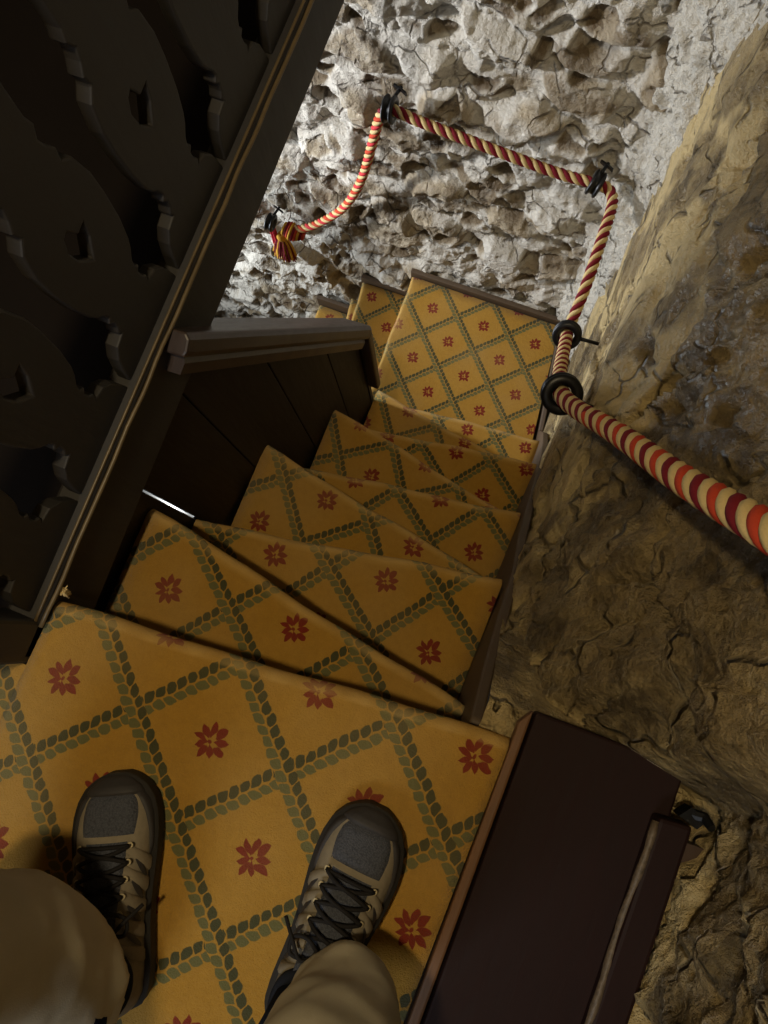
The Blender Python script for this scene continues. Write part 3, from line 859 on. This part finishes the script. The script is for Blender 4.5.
# ------------------------------------------------------------------ person: trousers, socks, shoes
person = thing('person', 'person standing on the top landing in taupe trousers and hiking shoes, seen from above', 'person', (-.12, -.55, 0))
def shoe(ankle, yaw, side):
    """side=+1: right foot; foot axis +Y before yaw; heel at -.075, toe at +.225 from ankle"""
    WS = 1.08
    root = bpy.data.objects.new('shoe', None); root.location = V3(ankle) - person.location; link(root, person)
    cy, sy = math.cos(yaw), math.sin(yaw)
    def W(p): return V3((ankle[0] + p[0] * cy - p[1] * sy, ankle[1] + p[0] * sy + p[1] * cy, p[2]))
    st_ = [  # y, half width medial, half width lateral, top z, ridge sharpness
        (-.082, .012, .012, .060), (-.076, .026, .026, .078), (-.060, .034, .034, .088), (-.030, .037, .038, .090), (.000, .037, .039, .094), (.030, .037, .041, .099),
        (.060, .039, .044, .093), (.090, .043, .048, .083), (.120, .047, .051, .073), (.150, .049, .052, .064), (.175, .048, .049, .058), (.195, .043, .043, .053), (.212, .033, .033, .046), (.224, .018, .018, .036), (.229, .006, .006, .028)]
    Y = [s[0] for s in st_]
    def prof(y):
        y = min(max(y, Y[0]), Y[-1])
        for i in range(len(Y) - 1):
            if Y[i] <= y <= Y[i + 1]:
                t = (y - Y[i]) / (Y[i + 1] - Y[i]); t_ = t
                return [(st_[i][j] * (1 - t_) + st_[i + 1][j] * t_) * (WS if j < 3 else 1) for j in (1, 2, 3)]
    def S(y, a, off=0.):
        """a in [0, pi]: 0 = right rim of the sole, pi = left rim"""
        m_, l_, h_ = prof(y)
        if side > 0: wl, wr = m_, l_
        else: wl, wr = l_, m_
        ca, sa = math.cos(a), math.sin(a)
        w = wr if ca > 0 else wl
        ex = .72; shift = .006 * side * (y / .2) * -1
        x = math.copysign(abs(ca) ** ex, ca) * (w + off) + shift
        z = .022 + (abs(sa) ** .80) * (h_ - .022 + off)
        return W((x, y, z))
    def surf(mb, y0, y1, a0, a1, off, ny=14, na=12, mi=0, shape=None):
        v = []; f = []
        for i in range(ny + 1):
            for j in range(na + 1):
                ty = i / ny; ta = j / na
                y = y0 + (y1 - y0) * ty; b0, b1 = a0, a1
                if shape: b0, b1 = shape(ty, a0, a1)
                a = b0 + (b1 - b0) * ta
                edge = min(1, 6 * min(ta, 1 - ta), 6 * min(ty, 1 - ty))
                v.append(S(y, a, off * edge if off > 0 else off))
        for i in range(ny):
            for j in range(na):
                q = i * (na + 1) + j; f.append((q, q + 1, q + na + 2, q + na + 1))
        mb.add(v, f, mi)
    # upper
    u_ = MB(); surf(u_, -.082, .229, 0, math.pi, 0, 60, 36); u_.build('upper', M['shoe_upper'], root, True)
    # sole with rand
    s_ = MB(); v = []; f = []
    ring = []
    for i in range(31): ring.append((-.086 + .320 * i / 30, 1))
    outl = []
    for i in range(33):
        y = -.082 + (.311) * (.5 - .5 * math.cos(math.pi * i / 32)); m_, l_, h_ = prof(y); wr = l_ if side > 0 else m_
        outl.append((wr + .005 - .006 * side * (y / .2), y))
    for i in range(32, -1, -1):
        y = -.082 + (.311) * (.5 - .5 * math.cos(math.pi * i / 32)); m_, l_, h_ = prof(y); wl = m_ if side > 0 else l_
        outl.append((-wl - .005 - .006 * side * (y / .2), y))
    n_ = len(outl)
    for z, g in ((.001, .0), (.010, .002), (.024, .001), (.034, -.003)):
        for x, y in outl: v.append(W((x + math.copysign(g, x), y * (1 + g), z)))
    for k in range(3):
        for i in range(n_): f.append((k * n_ + i, k * n_ + (i + 1) % n_, (k + 1) * n_ + (i + 1) % n_, (k + 1) * n_ + i))
    f.append(tuple(range(n_ - 1, -1, -1))); f.append(tuple(3 * n_ + i for i in range(n_)))
    s_.add(v, f); s_.build('sole', M['sole'], root, True)
    # toe bumper, vamp mesh, side overlays, tongue
    pi = math.pi
    t_ = MB(); surf(t_, .200, .2285, .02, pi - .02, .004, 14, 24)
    surf(t_, .115, .206, .04, .84, .004, 14, 8, 0, lambda t, a, b: (a, .26 + (b - .26) * t ** 1.6)); surf(t_, .115, .206, pi - .84, pi - .04, .004, 14, 8, 0, lambda t, a, b: (pi - .26 - .58 * t ** 1.6, b))
    t_.build('toe_cap', M['shoe_toe'], root, True)
    t_ = MB(); surf(t_, .150, .203, .80, pi - .80, .0030, 14, 16, 0, lambda t, a, b: (a + .18 * (1 - t) ** 2 + .5 * max(0, t - .75), b - .18 * (1 - t) ** 2 - .5 * max(0, t - .75)))
    t_.build('vamp_mesh', M['shoe_mesh'], root, True)
    t_ = MB(); surf(t_, .030, .142, 1.14, pi - 1.14, .0045, 18, 12); surf(t_, .010, .034, 1.05, pi - 1.05, .012, 6, 12); t_.build('tongue', M['shoe_mesh'], root, True)
    for sg in (0, 1):
        for y0, da in ((.134, 0), (.108, .0), (.080, .0), (.050, 0), (.018, 0)):
            a0, a1 = (.18, 1.16) if sg == 0 else (pi - .18, pi - 1.16)
            t_ = MB(); nseg = 10; wv = .0085
            v = []; f = []
            for i in range(nseg + 1):
                t = i / nseg; a = a0 + (a1 - a0) * t; y = y0 - .028 * (1 - t)
                for dy, of in ((-wv, .001), (-wv * .6, .004), (wv * .6, .004), (wv, .001)): v.append(S(y + dy * (1.2 - .5 * t), a, of))
            for i in range(nseg):
                for j in range(3): f.append((i * 4 + j, i * 4 + j + 1, i * 4 + j + 5, i * 4 + j + 4))
            t_.add(v, f); t_.build('overlay', M['shoe_upper'], root, True)
    for sg in (0, 1):
        for y0 in (.121, .094, .065, .034):
            a0, a1 = (.30, .85) if sg == 0 else (pi - .30, pi - .85)
            t_ = MB(); v = []; f = []
            for i in range(9):
                t = i / 8; a = a0 + (a1 - a0) * t; y = y0 - .028 * (1 - t)
                hw = .0055 * math.sin(pi * (.15 + .7 * t))
                for dy in (-hw, 0, hw): v.append(S(y + dy, a, .0025 if dy else .0032))
            for i in range(8):
                for j in range(2): f.append((i * 3 + j, i * 3 + j + 1, i * 3 + j + 4, i * 3 + j + 3))
            t_.add(v, f); t_.build('side_panel', M['shoe_toe'], root, True)
    # laces
    l_ = MB()
    rows = [.138, .118, .098, .078, .058]
    al, ar = 1.12, pi - 1.12
    for i, y in enumerate(rows):
        pts = [S(y, al + (ar - al) * t, .0085 + .002 * math.sin(pi * t)) for t in np.linspace(0, 1, 9)]
        if i == 0: l_.tube(pts, .0029, 7)
        if i < len(rows) - 1:
            y2 = rows[i + 1]
            l_.tube([S(y + (y2 - y) * t, al + (ar - al) * t, .009 + .003 * math.sin(pi * t)) for t in np.linspace(0, 1, 11)], .0029, 7)
            l_.tube([S(y + (y2 - y) * t, ar + (al - ar) * t, .0095 + .0055 * math.sin(pi * t)) for t in np.linspace(0, 1, 11)], .0029, 7)
        for a in (al - .03, ar + .03):
            p = S(y, a, .006); eye = MB(); eye.lathe(p, S(y, a, .02) - p, [(.002, 0), (.0042, 0), (.0042, .0022), (.002, .0022)], 12); eye.build('eyelet', M['eyelet'], root, True)
    kc = S(.050, pi / 2, .014)
    l_.lathe(kc, (W((1, 0, 0)) - W((0, 0, 0))), [(.001, -.009), (.006, -.006), (.0072, 0), (.006, .006), (.001, .009)], 12)
    for sg in (1, -1):
        lp = spline([kc, kc + (W((sg * .022, .014, .004)) - W((0, 0, 0))), kc + (W((sg * .040, .004, -.008)) - W((0, 0, 0))), kc + (W((sg * .036, -.016, -.010)) - W((0, 0, 0))), kc + (W((sg * .014, -.010, .002)) - W((0, 0, 0))), kc], 8)
        l_.tube(lp, .0028, 7)
        l_.tube(spline([kc, kc + (W((sg * .02, -.012, .006)) - W((0, 0, 0))), kc + (W((sg * .042, .004, -.004)) - W((0, 0, 0))), kc + (W((sg * .060, .018, -.018)) - W((0, 0, 0)))], 8), .0026, 7)
    l_.build('laces', M['lace'], root, True)
    # padded collar and sock
    c_ = MB()
    cpts = []
    for i in range(33):
        a = 2 * pi * i / 32
        cpts.append(W((.030 * math.cos(a), -.022 + .045 * math.sin(a), .088 + .010 * math.cos(2 * a) * -1 + .012 * math.sin(a))))
    c_.tube(cpts, .0095, 10, caps=False); c_.build('collar', M['collar'], root, True)
    k_ = MB(); v = []; 
    kp = [W((0, -.020, .06)), W((0, -.024, .09)), W((0, -.030, .13)), W((0, -.034, .19))]
    k_.tube(kp, [.033, .034, .036, .040], 20); k_.build('sock', M['sock'], root, True)
    return root
shoe((-.240, -.548, 0), math.radians(27), -1)
shoe((.022, -.470, 0), math.radians(-3), 1)

def trousers():
    mb = MB()
    def leg(path_, rad_, n=28, seed=0):
        P = spline(path_, 10); m_ = len(P)
        R_ = np.interp(np.linspace(0, len(rad_) - 1, m_), range(len(rad_)), rad_)
        v = []; f = []
        for i, p in enumerate(P):
            for j in range(n):
                a = 2 * math.pi * j / n
                wr = 1 + .022 * math.sin(3 * a + seed + i * .35) + .014 * math.sin(i * 1.1 + 2 * a + seed) + .010 * math.sin(5 * a - i * .6)
                v.append(p + V3((math.cos(a) * R_[i] * wr, math.sin(a) * R_[i] * wr * 1.08, .012 * math.sin(a + seed) if i == 0 else 0)))
        for i in range(m_ - 1):
            for j in range(n):
                k = (j + 1) % n; f.append((i * n + j, i * n + k, (i + 1) * n + k, (i + 1) * n + j))
        f.append(tuple(range(n - 1, -1, -1))); f.append(tuple((m_ - 1) * n + j for j in range(n)))
        mb.add(v, f)
    leg([(-.300, -.590, .110), (-.315, -.545, .22), (-.345, -.490, .36), (-.315, -.475, .50), (-.275, -.57, .68), (-.24, -.66, .86)], [.118, .112, .098, .092, .100, .105], seed=0)
    leg([(.072, -.455, .120), (.070, -.450, .22), (.062, -.452, .36), (.022, -.50, .50), (.0, -.59, .68), (-.04, -.66, .86)], [.070, .074, .078, .084, .094, .105], seed=2)
    # hips
    v = []; f = []; n = 32
    for i, (z, rx, ry) in enumerate(((.72, .14, .10), (.80, .185, .125), (.88, .19, .13), (.96, .18, .125), (1.02, .172, .118))):
        for j in range(n):
            a = 2 * math.pi * j / n; v.append((-.14 + rx * math.cos(a), -.66 + ry * math.sin(a), z))
    for i in range(4):
        for j in range(n):
            k = (j + 1) % n; f.append((i * n + j, i * n + k, (i + 1) * n + k, (i + 1) * n + j))
    f.append(tuple(range(n - 1, -1, -1))); f.append(tuple(4 * n + j for j in range(n)))
    mb.add(v, f)
    o = mb.build('trousers', M['trouser'], person, True)
    r_ = o.modifiers.new('union', 'REMESH'); r_.mode = 'VOXEL'; r_.voxel_size = .009; r_.use_smooth_shade = True
    s_ = o.modifiers.new('soft', 'SMOOTH'); s_.factor = .5; s_.iterations = 4
    tx = bpy.data.textures.new('cloth_folds', 'CLOUDS'); tx.noise_scale = .09
    d_ = o.modifiers.new('folds', 'DISPLACE'); d_.texture = tx; d_.strength = .016; d_.mid_level = .5
trousers()

# ------------------------------------------------------------------ lights
def lamp(name, typ, loc, energy, col, target=None, **kw):
    l = bpy.data.lights.new(name, typ); l.energy = energy; l.color = col
    for k, v in kw.items(): setattr(l, k, v)
    o = bpy.data.objects.new(name, l); o.location = loc; COL.objects.link(o)
    if target is not None:
        o.rotation_euler = (V3(target) - V3(loc)).to_track_quat('-Z', 'Y').to_euler()
    return o
lamp('warm_ceiling_lamp', 'POINT', (-.34, -.06, 2.2), 70, (1., .81, .49), shadow_soft_size=.05)
lamp('stairwell_daylight_spot', 'SPOT', (-2.3, .72, -.50), 210, (.93, .95, 1.), (-.60, 1.5, -1.05), spot_size=math.radians(66), spot_blend=.55, shadow_soft_size=.08)  # added spot standing in for daylight, cone shaped to spare the right wall
lamp('lower_window', 'AREA', (-2.6, 1.0, -2.1), 46, (.85, .92, 1.), (-.6, 1.4, -2.1), shape='RECTANGLE', size=.5, size_y=.9)
lamp('landing_cool_light', 'AREA', (-.35, -1.55, 1.6), 15, (.86, .93, 1.), (.1, -.3, .2), shape='RECTANGLE', size=.5, size_y=.6)  # cool area light added behind the landing, source unseen
lamp('joint_glow_lamp', 'POINT', (-.66, .05, -.8), 2.0, (.85, .92, 1.), shadow_soft_size=.03)  # lamp added in the void to stand in for daylight through the joint
w = bpy.data.worlds.new('World'); sc.world = w; w.use_nodes = True
w.node_tree.nodes['Background'].inputs[0].default_value = (.6, .52, .42, 1); w.node_tree.nodes['Background'].inputs[1].default_value = .02

# ------------------------------------------------------------------ camera
cd = bpy.data.cameras.new('camera'); cam = bpy.data.objects.new('camera', cd); COL.objects.link(cam)
r = V3((.92615736, .37362965, -.05131685)); u = V3((-.36128023, .91800577, .16352981)); fw = V3((-.10820875, .13291457, -.98520281))
cam.matrix_world = Matrix(((r.x, u.x, -fw.x, 0), (r.y, u.y, -fw.y, 0), (r.z, u.z, -fw.z, 1.15), (0, 0, 0, 1)))
cd.sensor_fit = 'VERTICAL'; cd.sensor_height = 36.; cd.sensor_width = 27.; cd.lens = 763.02 / 1024 * 36.; cd.clip_start = .02
sc.camera = cam
sc.view_settings.view_transform = 'Standard'; sc.view_settings.look = 'None'; sc.view_settings.exposure = 0; sc.view_settings.gamma = 1
sc.view_settings.use_curve_mapping = False
